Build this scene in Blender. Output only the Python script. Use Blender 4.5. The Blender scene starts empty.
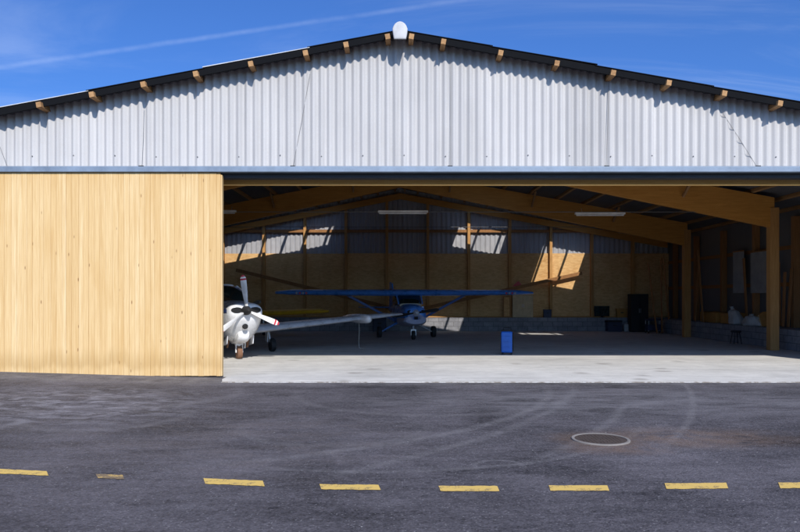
import bpy, bmesh, math, random
from mathutils import Vector, Matrix
R = random.Random(7)
sc = bpy.context.scene
COL = sc.collection
F = 680.0          # focal length in pixels of the 800 px wide photograph
EYE = 1.72
def px(x, y, Y):   # a point seen at pixel (x, y) that lies Y metres ahead
    return Vector(((x - 400) / F * Y, Y, EYE - (y - 297) / F * Y))
def gnd(x, y):     # a point on the ground
    Y = F * EYE / (y - 297)
    return Vector(((x - 400) / F * Y, Y, 0))

# ------------------------------------------------------------------ node helpers
class NT:
    def __init__(s, tree): s.t = tree; s.n = tree.nodes; s.l = tree.links
    def new(s, typ, **kw):
        nd = s.n.new(typ)
        for k, v in kw.items(): setattr(nd, k, v)
        return nd
    def put(s, sock, v):
        if isinstance(v, bpy.types.NodeSocket): s.l.new(v, sock)
        elif v is not None:
            if sock.type == 'RGBA' and len(v) == 3: v = (*v, 1)
            sock.default_value = v
    def m(s, op, a, b=None, c=None, clamp=False):
        nd = s.new('ShaderNodeMath', operation=op, use_clamp=clamp)
        s.put(nd.inputs[0], a)
        if b is not None: s.put(nd.inputs[1], b)
        if c is not None: s.put(nd.inputs[2], c)
        return nd.outputs[0]
    def vm(s, op, a, b=None):
        nd = s.new('ShaderNodeVectorMath', operation=op)
        s.put(nd.inputs[0], a)
        if b is not None: s.put(nd.inputs[1], b)
        return nd.outputs['Value'] if op in ('DOT_PRODUCT', 'LENGTH', 'DISTANCE') else nd.outputs[0]
    def mix(s, f, a, b, blend='MIX'):
        nd = s.new('ShaderNodeMix', data_type='RGBA', blend_type=blend)
        s.put(nd.inputs[0], f); s.put(nd.inputs[6], a); s.put(nd.inputs[7], b)
        return nd.outputs[2]
    def coord(s, kind='Object'): return s.new('ShaderNodeTexCoord').outputs[kind]
    def scale(s, v, sc_): return s.vm('MULTIPLY', v, sc_)
    def noise(s, v, scale, detail=4, rough=.55, dist=0, out=0):
        nd = s.new('ShaderNodeTexNoise')
        s.put(nd.inputs['Vector'], v); nd.inputs['Scale'].default_value = scale
        nd.inputs['Detail'].default_value = detail; nd.inputs['Roughness'].default_value = rough
        nd.inputs['Distortion'].default_value = dist
        return nd.outputs[out]
    def voro(s, v, scale, feature='F1'):
        nd = s.new('ShaderNodeTexVoronoi', feature=feature)
        s.put(nd.inputs['Vector'], v); nd.inputs['Scale'].default_value = scale
        return nd
    def white(s, v):
        nd = s.new('ShaderNodeTexWhiteNoise', noise_dimensions='1D'); s.put(nd.inputs['W'], v)
        return nd.outputs[0]
    def mr(s, v, a, b, c=0, d=1, smooth=False):
        nd = s.new('ShaderNodeMapRange', interpolation_type='SMOOTHSTEP' if smooth else 'LINEAR')
        s.put(nd.inputs[0], v)
        for i, q in enumerate((a, b, c, d)): s.put(nd.inputs[1 + i], q)
        return nd.outputs[0]
    def ramp(s, f, stops):
        nd = s.new('ShaderNodeValToRGB'); s.put(nd.inputs[0], f)
        e = nd.color_ramp.elements
        while len(e) < len(stops): e.new(.5)
        for q, (p, c) in zip(e, stops): q.position = p; q.color = (*c, 1)
        return nd.outputs[0]
    def sep(s, v):
        nd = s.new('ShaderNodeSeparateXYZ'); s.put(nd.inputs[0], v); return nd.outputs
    def comb(s, x, y, z):
        nd = s.new('ShaderNodeCombineXYZ'); s.put(nd.inputs[0], x); s.put(nd.inputs[1], y); s.put(nd.inputs[2], z); return nd.outputs[0]
    def bump(s, h, strength=.3, dist=.01):
        nd = s.new('ShaderNodeBump'); nd.inputs['Strength'].default_value = strength; nd.inputs['Distance'].default_value = dist
        s.put(nd.inputs['Height'], h); return nd.outputs[0]

MATS = {}
def mat(name, base=(.5, .5, .5), rough=.6, metal=0, spec=.5, fn=None, coat=0):
    if name in MATS: return MATS[name]
    m = bpy.data.materials.new(name); m.use_nodes = True
    n = NT(m.node_tree); b = n.n['Principled BSDF']
    b.inputs['Base Color'].default_value = (*base, 1); b.inputs['Roughness'].default_value = rough
    b.inputs['Metallic'].default_value = metal; b.inputs['Specular IOR Level'].default_value = spec
    b.inputs['Coat Weight'].default_value = coat
    if fn: fn(n, b)
    else:   # light natural variation so nothing is a flat tone
        v = n.coord(); nz = n.noise(v, 3.5, 6, .6); f = n.noise(v, 40, 3, .6)
        k = n.m('ADD', n.mr(nz, .3, .7, .8, 1.12), n.mr(f, .3, .7, -.05, .05))
        n.put(b.inputs['Base Color'], n.mix(1, base, n.comb(k, k, k), 'MULTIPLY'))
        n.put(b.inputs['Roughness'], n.mr(nz, .3, .7, max(.05, rough - .08), min(1, rough + .1)))
    MATS[name] = m
    return m

# ------------------------------------------------------------------ mesh helpers
class MB:
    def __init__(s): s.v = []; s.f = []; s.c = []
    def add(s, vs, fs, c=None):
        o = len(s.v); s.v += [tuple(q) for q in vs]; s.f += [tuple(i + o for i in f) for f in fs]; s.c += [c if c is not None else R.random()] * len(fs)
        return s
    def box(s, x0, x1, y0, y1, z0, z1, c=None):
        vs = [(x, y, z) for z in (z0, z1) for y in (y0, y1) for x in (x0, x1)]
        return s.add(vs, [(0, 2, 3, 1), (4, 5, 7, 6), (0, 1, 5, 4), (2, 6, 7, 3), (0, 4, 6, 2), (1, 3, 7, 5)], c)
    def beam(s, a, b, w, h, up=(0, 0, 1), c=None):   # bar from a to b, w across, h along up
        a, b = Vector(a), Vector(b); d = (b - a).normalized(); u = Vector(up)
        sd = d.cross(u).normalized(); u = sd.cross(d).normalized()
        vs = []
        for p in (a, b):
            for i, j in ((-1, -1), (1, -1), (1, 1), (-1, 1)): vs.append(p + sd * (i * w / 2) + u * (j * h / 2))
        return s.add(vs, [(3, 2, 1, 0), (4, 5, 6, 7), (0, 1, 5, 4), (1, 2, 6, 5), (2, 3, 7, 6), (3, 0, 4, 7)], c)
    def tube(s, pts, r, n=8, c=None):
        pts = [Vector(p) for p in pts]; rr = r if isinstance(r, (list, tuple)) else [r] * len(pts)
        vs = []; prev = None
        for i, p in enumerate(pts):
            d = (pts[min(i + 1, len(pts) - 1)] - pts[max(i - 1, 0)]).normalized()
            u = Vector((0, 0, 1)) if abs(d.z) < .9 else Vector((1, 0, 0))
            if prev is not None: u = prev
            sd = d.cross(u).normalized(); u = sd.cross(d).normalized(); prev = u
            for k in range(n):
                t = 2 * math.pi * k / n
                vs.append(p + sd * (math.cos(t) * rr[i]) + u * (math.sin(t) * rr[i]))
        fs = [(i * n + k, i * n + (k + 1) % n, (i + 1) * n + (k + 1) % n, (i + 1) * n + k) for i in range(len(pts) - 1) for k in range(n)]
        fs += [tuple(range(n))[::-1], tuple((len(pts) - 1) * n + k for k in range(n))]
        return s.add(vs, fs, c)
    def loft(s, rings, cap=True, c=None):
        n = len(rings[0]); vs = [p for r in rings for p in r]
        fs = [(i * n + k, i * n + (k + 1) % n, (i + 1) * n + (k + 1) % n, (i + 1) * n + k) for i in range(len(rings) - 1) for k in range(n)]
        if cap: fs += [tuple(range(n))[::-1], tuple((len(rings) - 1) * n + k for k in range(n))]
        return s.add(vs, fs, c)
    def poly(s, pts, axis, t0, t1, c=None):   # closed outline in the plane across axis, extruded t0..t1
        def P(q, t): return (t, q[0], q[1]) if axis == 'x' else (q[0], t, q[1]) if axis == 'y' else (q[0], q[1], t)
        n = len(pts); vs = [P(q, t0) for q in pts] + [P(q, t1) for q in pts]
        return s.add(vs, [tuple(range(n))[::-1], tuple(range(n, 2 * n))] + [(k, (k + 1) % n, n + (k + 1) % n, n + k) for k in range(n)], c)
    def lathe(s, prof, n=20, axis='y', center=(0, 0, 0), c=None):   # prof: (r, t)
        rings = []
        cx, cy, cz = center
        for r, t in prof:
            ring = []
            for k in range(n):
                a = 2 * math.pi * k / n; u, w = r * math.cos(a), r * math.sin(a)
                ring.append((cx + u, cy + t, cz + w) if axis == 'y' else (cx + t, cy + u, cz + w) if axis == 'x' else (cx + u, cy + w, cz + t))
            rings.append(ring)
        return s.loft(rings, True, c)
    def build(s, name, m, parent=None, smooth=None, bevel=0, loc=None):
        me = bpy.data.meshes.new(name); me.from_pydata(s.v, [], s.f)
        bm = bmesh.new(); bm.from_mesh(me); bmesh.ops.recalc_face_normals(bm, faces=bm.faces); bm.to_mesh(me); bm.free()
        at = me.attributes.new('tone', 'FLOAT', 'FACE'); at.data.foreach_set('value', s.c)
        if smooth is not None:
            me.shade_smooth(); me.set_sharp_from_angle(angle=math.radians(smooth))
        ob = bpy.data.objects.new(name, me); COL.objects.link(ob)
        if isinstance(m, (list, tuple)):
            for q in m: me.materials.append(q)
        else: me.materials.append(m)
        if parent: ob.parent = parent
        if loc: ob.location = loc
        if bevel:
            bv = ob.modifiers.new('edge', 'BEVEL'); bv.width = bevel; bv.segments = 2; bv.limit_method = 'ANGLE'
        return ob
def tag(o, label=None, cat=None, group=None, kind=None):
    for k, v in (('label', label), ('category', cat), ('group', group), ('kind', kind)):
        if v: o[k] = v
    return o
def thing(name, label, cat, loc=(0, 0, 0), rz=0, group=None):
    o = bpy.data.objects.new(name, None); COL.objects.link(o)
    o.location = loc; o.rotation_euler = (0, 0, rz); o.empty_display_size = .2
    return tag(o, label, cat, group)
def sup(hw, zb, zt, y, p=2.4, n=28, cx=0, tp=0):
    zc, hh = (zb + zt) / 2, (zt - zb) / 2; out = []
    for k in range(n):
        a = 2 * math.pi * k / n; c, s_ = math.cos(a), math.sin(a)
        out.append((cx + hw * (1 - tp * max(0, -s_)) * math.copysign(abs(c) ** (2 / p), c), y, zc + hh * math.copysign(abs(s_) ** (2 / p), s_)))
    return out
def lerp(a, b, t): return a + (b - a) * t

# ------------------------------------------------------------------ materials
def tone(n): return n.new('ShaderNodeAttribute', attribute_name='tone').outputs['Fac']

def f_door(n, b):
    v = n.coord(); t = tone(n)
    off = n.vm('ADD', v, n.comb(n.m('MULTIPLY', t, 37.), n.m('MULTIPLY', t, 11.), n.m('MULTIPLY', t, 53.)))
    g1 = n.noise(n.scale(off, (22, 5, .55)), 1, 6, .62, .6)
    g2 = n.noise(n.scale(off, (110, 20, 1.6)), 1, 3, .6)
    col = n.ramp(n.m('ADD', n.m('MULTIPLY', g1, .75), n.m('MULTIPLY', t, .27)),
                 [(.25, (.56, .36, .155)), (.45, (.67, .475, .235)), (.65, (.72, .54, .295)), (.85, (.76, .605, .37))])
    col = n.mix(n.mr(g2, .40, .66, 0, .55), col, (.50, .29, .105))
    kn = n.voro(n.scale(off, (7.5, 1, 2.3)), 1.0)
    rnd = n.sep(kn.outputs['Color'])[0]
    k = n.m('MULTIPLY', n.mr(kn.outputs['Distance'], .04, .13, 1, 0, True), n.m('GREATER_THAN', rnd, .58))
    col = n.mix(n.m('MULTIPLY', k, .8), col, (.22, .10, .035))
    z = n.sep(v)[2]
    # weather stains: splash band at the foot and tongues under the head, broken up by streaky noise
    st = n.noise(n.scale(v, (3.2, 1, .35)), 1, 5, .65)
    zz = n.m('ADD', z, n.m('MULTIPLY', st, .55))
    low = n.m('MULTIPLY', n.m('MULTIPLY', n.mr(zz, .55, .95, 1, 0, True), n.mr(zz, .42, .56, .25, 1, True)), .42)
    col = n.mix(low, col, (.38, .225, .075))
    hi = n.m('MULTIPLY', n.mr(n.m('SUBTRACT', z, n.m('MULTIPLY', st, 1.6)), 2.9, 3.9, 0, .45, True), n.mr(st, .4, .6))
    col = n.mix(hi, col, (.48, .265, .07))
    big = n.noise(n.scale(v, (1.1, 1, .28)), 1.3, 4, .6)
    col = n.mix(n.mr(big, .48, .72, 0, .28, True), col, (.53, .305, .095))
    n.put(b.inputs['Base Color'], col)
    n.put(b.inputs['Normal'], n.bump(g2, .25, .004))
def f_wood(dark, lightc, sx=(1, 1, 1)):
    def fn(n, b):
        v = n.coord(); t = tone(n)
        off = n.vm('ADD', v, n.comb(n.m('MULTIPLY', t, 31.), n.m('MULTIPLY', t, 17.), n.m('MULTIPLY', t, 9.)))
        g = n.noise(n.scale(off, sx), 3, 6, .65, .8); g2 = n.noise(n.scale(off, sx), 26, 3, .6)
        f = n.m('ADD', n.m('MULTIPLY', g, .8), n.m('MULTIPLY', g2, .25))
        col = n.ramp(n.m('ADD', f, n.m('MULTIPLY', t, .16)), [(.35, dark), (.85, lightc)])
        n.put(b.inputs['Base Color'], col); n.put(b.inputs['Normal'], n.bump(g2, .2, .004))
    return fn
def f_clad(base, pitch=.885):
    def fn(n, b):
        v = n.coord(); x, y, z = n.sep(v)
        sh = n.white(n.m('FLOOR', n.m('DIVIDE', x, pitch)))
        st = n.noise(n.scale(v, (9, 1, .22)), 1, 5, .65); fine = n.noise(v, 70, 3, .7); big = n.noise(n.scale(v, (1, 1, .6)), .8, 4, .6)
        k = n.m('ADD', n.mr(sh, 0, 1, .93, 1.05), n.m('ADD', n.mr(st, .3, .72, -.10, .08), n.m('ADD', n.mr(fine, .3, .7, -.04, .04), n.mr(big, .3, .7, -.06, .06))))
        col = n.mix(1, base, n.comb(k, k, k), 'MULTIPLY')
        vz = n.voro(n.scale(v, (3.1, 1, 2.3)), 1)
        dot = n.m('MULTIPLY', n.mr(vz.outputs['Distance'], .02, .07, 1, 0, True), n.m('GREATER_THAN', n.sep(vz.outputs['Color'])[1], .8))
        col = n.mix(n.m('MULTIPLY', dot, .5), col, (.25, .24, .22))
        n.put(b.inputs['Base Color'], col); n.put(b.inputs['Normal'], n.bump(fine, .12, .003))
    return fn
def f_concrete(base, dust, sc_=1.0):
    def fn(n, b):
        v = n.coord()
        big = n.noise(v, .35 * sc_, 6, .62, .4); mid = n.noise(v, 2.6 * sc_, 6, .65); fine = n.noise(v, 60, 4, .7)
        streak = n.noise(n.scale(v, (.25, 1.8, 1)), 1.2, 5, .6, .5)
        k = n.m('ADD', n.mr(big, .3, .7, .86, 1.1), n.m('ADD', n.mr(mid, .3, .7, -.09, .09), n.m('ADD', n.mr(fine, .3, .7, -.07, .07), n.mr(streak, .35, .7, .05, -.09))))
        col = n.mix(1, base, n.comb(k, k, k), 'MULTIPLY')
        col = n.mix(n.mr(n.noise(v, 1.1, 5, .6), .55, .75, 0, .5, True), col, dust)
        # joints between the cast bays and oil spots
        x, y, z = n.sep(v)
        jx = n.m('LESS_THAN', n.m('ABSOLUTE', n.m('SUBTRACT', n.m('FRACT', n.m('DIVIDE', n.m('ADD', x, 52.1), 4.2)), .5)), .0022)
        jy = n.m('LESS_THAN', n.m('ABSOLUTE', n.m('SUBTRACT', n.m('FRACT', n.m('DIVIDE', n.m('ADD', y, .9), 5.1)), .5)), .0022)
        col = n.mix(n.m('MULTIPLY', jy, .45), col, (.10, .09, .08))
        oil = n.voro(n.vm('ADD', v, n.comb(n.m('MULTIPLY', mid, .35), n.m('MULTIPLY', mid, .2), 0)), .8)
        o = n.m('MULTIPLY', n.mr(oil.outputs['Distance'], .05, .22, 1, 0, True), n.m('GREATER_THAN', n.sep(oil.outputs['Color'])[2], .86))
        col = n.mix(n.m('MULTIPLY', o, .5), col, (.17, .15, .13))
        dirt = n.m('MULTIPLY', n.mr(n.noise(v, 7, 7, .75), .56, .66, 0, .6, True), n.mr(n.noise(n.scale(v, (.6, 1.4, 1)), .5, 4, .6), .45, .65, .1, 1))
        col = n.mix(dirt, col, (.20, .165, .13))
        tread = n.noise(n.scale(v, (.12, 2.2, 1)), 1.6, 5, .6, 1.2); col = n.mix(n.mr(tread, .55, .72, 0, .4, True), col, (.24, .225, .21))
        n.put(b.inputs['Base Color'], col); n.put(b.inputs['Normal'], n.bump(n.m('ADD', fine, mid), .25, .006))
    return fn
def circle3(a, b_, c):
    ax, ay, bx, by, cx, cy = a.x, a.y, b_.x, b_.y, c.x, c.y
    d = 2 * (ax * (by - cy) + bx * (cy - ay) + cx * (ay - by))
    ux = ((ax * ax + ay * ay) * (by - cy) + (bx * bx + by * by) * (cy - ay) + (cx * cx + cy * cy) * (ay - by)) / d
    uy = ((ax * ax + ay * ay) * (cx - bx) + (bx * bx + by * by) * (ax - cx) + (cx * cx + cy * cy) * (bx - ax)) / d
    return ux, uy, math.hypot(ax - ux, ay - uy)
TRACKS = [  # tyre tracks of dust left on the asphalt: three ground points, half width, strength
    ((686, 386), (693, 408), (660, 452), .07, .5), ((624, 402), (602, 427), (525, 462), .09, .45),
    ((546, 386), (495, 422), (400, 442), .11, .5), ((575, 386), (530, 420), (430, 452), .10, .4),
    ((430, 470), (520, 463), (640, 425), .07, .4), ((475, 466), (497, 460), (522, 468), .035, .5),
    ((300, 400), (420, 415), (560, 392), .12, .3), ((240, 430), (330, 445), (430, 425), .12, .28),
    ((40, 395), (130, 408), (240, 392), .15, .35), ((20, 420), (90, 430), (190, 410), .14, .3)]
def f_asphalt(n, b):
    v = n.coord(); x, y, z = n.sep(v); flat = n.comb(x, y, 0.)
    big = n.noise(flat, .45, 6, .62, .6); mid = n.noise(n.scale(flat, (.5, 1.3, 1)), 1.4, 7, .68, .4)
    fine = n.noise(flat, 38, 5, .8); grit = n.sep(n.voro(flat, 30).outputs['Color'])[0]; grit2 = n.sep(n.voro(flat, 75).outputs['Color'])[0]; mott = n.noise(flat, 13, 5, .72)
    k = n.m('ADD', n.mr(big, .3, .7, .50, 1.42), n.m('ADD', n.m('ADD', n.mr(mid, .3, .72, -.26, .34), n.m('ADD', n.mr(n.noise(n.scale(flat, (.45, 1.5, 1)), 4.5, 5, .65, .6), .3, .7, -.17, .19), n.mr(n.noise(n.scale(flat, (.3, 1.0, 1)), .9, 3, .6, 1.5), .4, .68, -.1, .2))), n.m('ADD', n.m('ADD', n.mr(fine, .3, .7, -.36, .42), n.mr(mott, .3, .7, -.26, .28)), n.m('ADD', n.mr(grit, 0, 1, -.17, .17), n.mr(grit2, 0, 1, -.22, .24)))))
    col = n.mix(1, (.070, .064, .071), n.comb(k, k, k), 'MULTIPLY')
    warp = n.noise(flat, .9, 4, .6); wv = n.m('MULTIPLY', n.m('SUBTRACT', warp, .5), .5)
    brk = n.noise(flat, 4.5, 5, .7)
    for a, q, c, w, s_ in TRACKS:
        pa, pb, pc = gnd(*a), gnd(*q), gnd(*c); ux, uy, r = circle3(pa, pb, pc)
        d = n.vm('DISTANCE', flat, (ux, uy, 0))
        band = n.mr(n.m('ABSOLUTE', n.m('ADD', n.m('SUBTRACT', d, r), n.m('MULTIPLY', wv, .3))), w * .1, w * 1.25, 1, 0, True)
        reach = max((pa - pb).length, (pc - pb).length)
        gate = n.mr(n.vm('DISTANCE', flat, (pb.x, pb.y, 0)), reach * .7, reach * 1.15, 1, 0, True)
        f = n.m('MULTIPLY', n.m('MULTIPLY', band, gate), n.mr(brk, .35, .65, s_ * .2, s_ * .95))
        col = n.mix(f, col, (.20, .19, .195))
    # pale scuffed wash in front of the wooden door, dust blown off the slab, rust below the manhole
    def blob(cx, cy, rx, ry, c, s_, colr, lo=.42, hi=.68):
        d = n.vm('LENGTH', n.comb(n.m('DIVIDE', n.m('SUBTRACT', x, cx), rx), n.m('DIVIDE', n.m('SUBTRACT', y, cy), ry), 0.))
        f = n.m('MULTIPLY', n.mr(n.m('ADD', d, n.m('MULTIPLY', wv, 1.2)), .25, 1.1, 1, 0, True), n.mr(n.noise(n.scale(flat, c), 2.4, 6, .7, .7), lo, hi, 0, s_, True))
        return n.mix(f, col, colr)
    g = gnd(60, 405); col = blob(g.x, g.y, 3.0, 2.6, (1.0, 1.9, 1), .75, (.25, .24, .26))
    g = gnd(690, 437); col = blob(g.x, g.y, 1.75, .75, (.8, 1.2, 1), .6, (.17, .115, .085), .28, .6); g2_ = gnd(618, 449); col = blob(g2_.x, g2_.y, .8, .35, (1, 1.3, 1), .5, (.17, .11, .08), .3, .6); g2_ = gnd(601, 440); col = blob(g2_.x, g2_.y, .62, .62, (1, 1, 1), .7, (.13, .085, .06), .25, .55)
    g = gnd(640, 400); col = blob(g.x, g.y, 5.5, 1.9, (.4, 1.2, 1), .62, (.175, .168, .18), .34, .66)
    g = gnd(250, 440); col = blob(g.x, g.y, 3.0, 2.2, (.4, 1.2, 1), .30, (.15, .125, .12))
    edge = n.m('MULTIPLY', n.mr(n.m('ADD', y, n.m('MULTIPLY', wv, .8)), 12.9, 13.76, 0, .45, True), n.mr(n.noise(flat, 3, 6, .7), .35, .65))
    col = n.mix(edge, col, (.26, .25, .24))
    sp = n.voro(flat, 46); lit = n.m('MULTIPLY', n.m('GREATER_THAN', n.sep(sp.outputs['Color'])[0], .92), n.m('LESS_THAN', sp.outputs['Distance'], .36))
    col = n.mix(n.m('MULTIPLY', lit, .5), col, (.26, .25, .25))
    sp2 = n.voro(flat, 9); chip = n.m('MULTIPLY', n.m('GREATER_THAN', n.sep(sp2.outputs['Color'])[1], .90), n.m('LESS_THAN', sp2.outputs['Distance'], .075))
    col = n.mix(n.m('MULTIPLY', chip, .8), col, (.42, .41, .40))
    # hairline cracks
    cr = n.voro(n.vm('ADD', flat, n.comb(n.m('MULTIPLY', wv, 1.5), n.m('MULTIPLY', n.m('SUBTRACT', brk, .5), .4), 0.)), .32, 'DISTANCE_TO_EDGE')
    crk = n.m('MULTIPLY', n.mr(cr.outputs['Distance'], .001, .006, 1, 0), n.mr(n.noise(flat, .6, 3), .5, .6))
    col = n.mix(n.m('MULTIPLY', crk, .22), col, (.02, .02, .022))
    n.put(b.inputs['Base Color'], col)
    n.put(b.inputs['Roughness'], n.mr(mid, .3, .7, .72, .95))
    n.put(b.inputs['Normal'], n.bump(n.m('ADD', fine, n.m('MULTIPLY', sp.outputs['Distance'], .9)), .55, .012))
def f_paint(base, wear, lo=.53):
    def fn(n, b):
        v = n.coord(); a = n.noise(v, 9, 6, .7); f = n.noise(v, 70, 3, .7)
        q = n.m('ADD', n.m('MULTIPLY', a, .6), n.m('MULTIPLY', f, .4))
        n.put(b.inputs['Base Color'], n.mix(n.mr(n.m('ADD', q, n.m('MULTIPLY', n.m('SUBTRACT', n.noise(v, 2.2, 3, .6), .5), .25)), lo, lo + .10, 0, wear, True), base, (.16, .12, .08)))
        n.put(b.inputs['Normal'], n.bump(f, .3, .004))
    return fn
def f_osb(n, b):
    v = n.coord(); t = tone(n); ch = n.voro(n.scale(v, (6, 6, 15)), 1.2)
    r = n.sep(ch.outputs['Color'])[0]; big = n.noise(v, .9, 5, .6)
    f = n.m('ADD', n.m('MULTIPLY', r, .35), n.m('ADD', n.m('MULTIPLY', big, .6), n.m('MULTIPLY', t, .22)))
    n.put(b.inputs['Base Color'], n.ramp(f, [(.25, (.55, .30, .11)), (.9, (.80, .52, .24))]))
def f_skylight(n, b):
    tr = n.new('ShaderNodeBsdfTransparent'); tr.inputs[0].default_value = (.95, .95, .95, 1)
    mx = n.new('ShaderNodeMixShader')
    dirt = n.noise(n.coord(), 4, 5, .65)
    n.put(mx.inputs[0], n.mr(dirt, .3, .75, .05, .3)); n.l.new(tr.outputs[0], mx.inputs[1]); n.l.new(b.outputs[0], mx.inputs[2])
    n.l.new(mx.outputs[0], n.n['Material Output'].inputs[0])
def f_block(n, b):
    v = n.coord(); br = n.new('ShaderNodeTexBrick'); br.offset = .5
    x, y, z = n.sep(v)
    n.put(br.inputs['Vector'], n.comb(n.m('ADD', x, y), z, 0.))
    br.inputs['Scale'].default_value = 1; br.inputs['Brick Width'].default_value = .5; br.inputs['Row Height'].default_value = .235; br.inputs['Mortar Size'].default_value = .012
    br.inputs['Color1'].default_value = (.30, .30, .32, 1); br.inputs['Color2'].default_value = (.24, .24, .26, 1); br.inputs['Mortar'].default_value = (.15, .15, .155, 1)
    k = n.mr(n.noise(v, 5, 6, .7), .3, .7, .75, 1.2)
    n.put(b.inputs['Base Color'], n.mix(1, br.outputs['Color'], n.comb(k, k, k), 'MULTIPLY'))

M_door = mat('spruce_boards', rough=.72, spec=.25, fn=f_door)
M_purlin = mat('purlin_timber', rough=.75, spec=.25, fn=f_wood((.22, .11, .045), (.50, .29, .13), (6, .5, 6)))
M_glulam = mat('glulam', rough=.6, spec=.3, fn=f_wood((.44, .18, .032), (.68, .33, .075), (.5, 6, 6)))
M_post = mat('post_timber', rough=.7, spec=.25, fn=f_wood((.40, .19, .06), (.62, .34, .12), (7, 7, .5)))
M_board = mat('rough_board', rough=.8, spec=.2, fn=f_wood((.24, .11, .04), (.44, .22, .09), (7, 7, .6)))
M_fascia = mat('lintel_timber', rough=.65, spec=.25, fn=f_wood((.66, .40, .12), (.82, .56, .22), (.5, 7, 7)))
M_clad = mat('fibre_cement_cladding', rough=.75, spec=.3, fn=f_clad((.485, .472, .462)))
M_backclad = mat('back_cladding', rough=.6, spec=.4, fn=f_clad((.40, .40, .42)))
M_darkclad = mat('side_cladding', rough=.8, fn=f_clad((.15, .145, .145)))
M_roof = mat('roof_sheet', rough=.85, spec=.2, fn=f_clad((.11, .11, .12)))
M_sunedge = mat('sunlit_roof_edge', (.52, .54, .56), .7)  # sunlight on the sheet edge, put into the base colour
M_verge = mat('verge_trim', (.006, .0065, .008), .9, 0, .12)
M_flash = mat('steel_flashing', (.20, .255, .33), .55, .2)
M_track = mat('track_steel', (.03, .03, .035), .5, .3)
M_cap = mat('ridge_cap_grey', (.50, .50, .51), .7)
M_wire = mat('wire_dark', (.13, .13, .135), .6, .2)
M_apron = mat('apron_concrete', rough=.9, spec=.2, fn=f_concrete((.565, .545, .51), (.64, .625, .595)))
M_asph = mat('asphalt', rough=.85, spec=.3, fn=f_asphalt)
M_terrain = mat('dry_grass_field', (.22, .19, .11), .95)
M_yellow = mat('road_paint_yellow', rough=.75, spec=.3, fn=f_paint((.62, .42, .115), .85))
M_faint = mat('road_paint_worn', rough=.8, spec=.3, fn=f_paint((.50, .33, .11), .95, .42))
M_edgepaint = mat('slab_edge', rough=.85, fn=f_paint((.56, .545, .52), .8, .46))
M_osb = mat('chipboard_panel', rough=.8, spec=.2, fn=f_osb)
M_block = mat('concrete_block', rough=.9, spec=.2, fn=f_block)
M_sky = mat('fibreglass_skylight', (.7, .75, .72), .4, fn=f_skylight)
M_white = mat('aircraft_white', (.80, .80, .80), .28, 0, .5, coat=.4)
M_whiteg = mat('aircraft_pale_grey', (.76, .77, .80), .30, 0, .5, coat=.3)
M_blue = mat('aircraft_blue', (.085, .30, .85), .3, 0, .5, coat=.4)
M_strut = mat('strut_blue', (.03, .09, .30), .5)
M_bluel = mat('aircraft_light_blue', (.50, .53, .70), .35, 0, .5, coat=.3)
M_stripe = mat('stripe_blue', (.05, .09, .25), .3)
M_glass = mat('windscreen', (.012, .03, .028), .06, 0, .8)
M_black = mat('black_rubber', (.018, .018, .02), .75)
M_dark = mat('dark_void', (.008, .008, .009), .8)
M_steel = mat('bare_steel', (.45, .46, .48), .35, .8)
M_red = mat('tip_red', (.55, .03, .05), .4)
M_rustwheel = mat('muddy_wheel', (.20, .10, .055), .85)
M_yplane = mat('aircraft_yellow', (.88, .47, .02), .4, coat=.2)
M_case = mat('case_blue', (.010, .115, .50), .42)
M_orange = mat('carton_ochre', (.50, .24, .055), .8)
M_sack = mat('white_sack', (.50, .50, .49), .85)
M_sheet = mat('grey_sheet', (.34, .34, .345), .8)
M_panelw = mat('pale_sheet', (.55, .55, .56), .7)
M_cream = mat('cream_panel', (.60, .46, .27), .7)
M_navy = mat('navy_plastic', (.02, .03, .075), .5)
M_rope = mat('rope', (.45, .43, .38), .9)
M_iron = mat('cast_iron', (.055, .039, .032), .85, .1)
M_ring = mat('manhole_collar', (.20, .18, .165), .9)
M_light = mat('light_housing', (.62, .62, .62), .5)

# ------------------------------------------------------------------ setting: ground
tb = MB(); tb.add([(-900, -500, -.30), (900, -500, -.30), (900, 1500, -.30), (-900, 1500, -.30)], [(0, 1, 2, 3)])
tag(tb.build('field', M_terrain), kind='structure')
FRONT = 14.6           # outer face of the gable
BACK = 34.8            # inner face of the rear wall
def rise(x, y):        # the asphalt climbs a little towards the left, along the building
    t = max(0., -x - 3.9); k = min(1., max(0., (y - 9.5) / 4.5))
    return -.005 + min(.3, .028 * t) * k * k * (3 - 2 * k)
xs = [-300, -120, -60, -40, -30] + [-24 + .5 * i for i in range(40)] + [-3.4] + [-3.3 + .9 * i for i in range(26)] + [26, 40, 80, 300]
ys = [-26, -10, -4, 0, 2] + [3 + .5 * i for i in range(22)] + [13.76]
ab = MB(); vs = []; fs = []
xs = sorted(xs)
for yv in ys:
    for xv in xs: vs.append((xv, yv, rise(xv, yv)))
nx = len(xs)
for j in range(len(ys) - 1):
    for i in range(nx - 1): fs.append((j * nx + i, j * nx + i + 1, (j + 1) * nx + i + 1, (j + 1) * nx + i))
left = [x for x in xs if x <= -3.4]
o = len(vs)
for yv in (14.1, 14.62):
    for xv in left: vs.append((xv, yv, rise(xv, yv)))
nl = len(left); last = (len(ys) - 1) * nx
for i in range(nl - 1):
    fs.append((last + i, last + i + 1, o + i + 1, o + i)); fs.append((o + i, o + i + 1, o + nl + i + 1, o + nl + i))
ab.add(vs, fs); asphalt = ab.build('asphalt', M_asph, smooth=40); tag(asphalt, kind='structure')
cb = MB()
cb.add([(-3.60, 13.76, 0), (60, 13.76, 0), (60, 14.7, 0), (-3.84, 14.7, 0)], [(0, 1, 2, 3)])
cb.add([(-14.2, 14.7, 0), (14.2, 14.7, 0), (14.2, 35.2, 0), (-14.2, 35.2, 0)], [(0, 1, 2, 3)])
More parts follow.
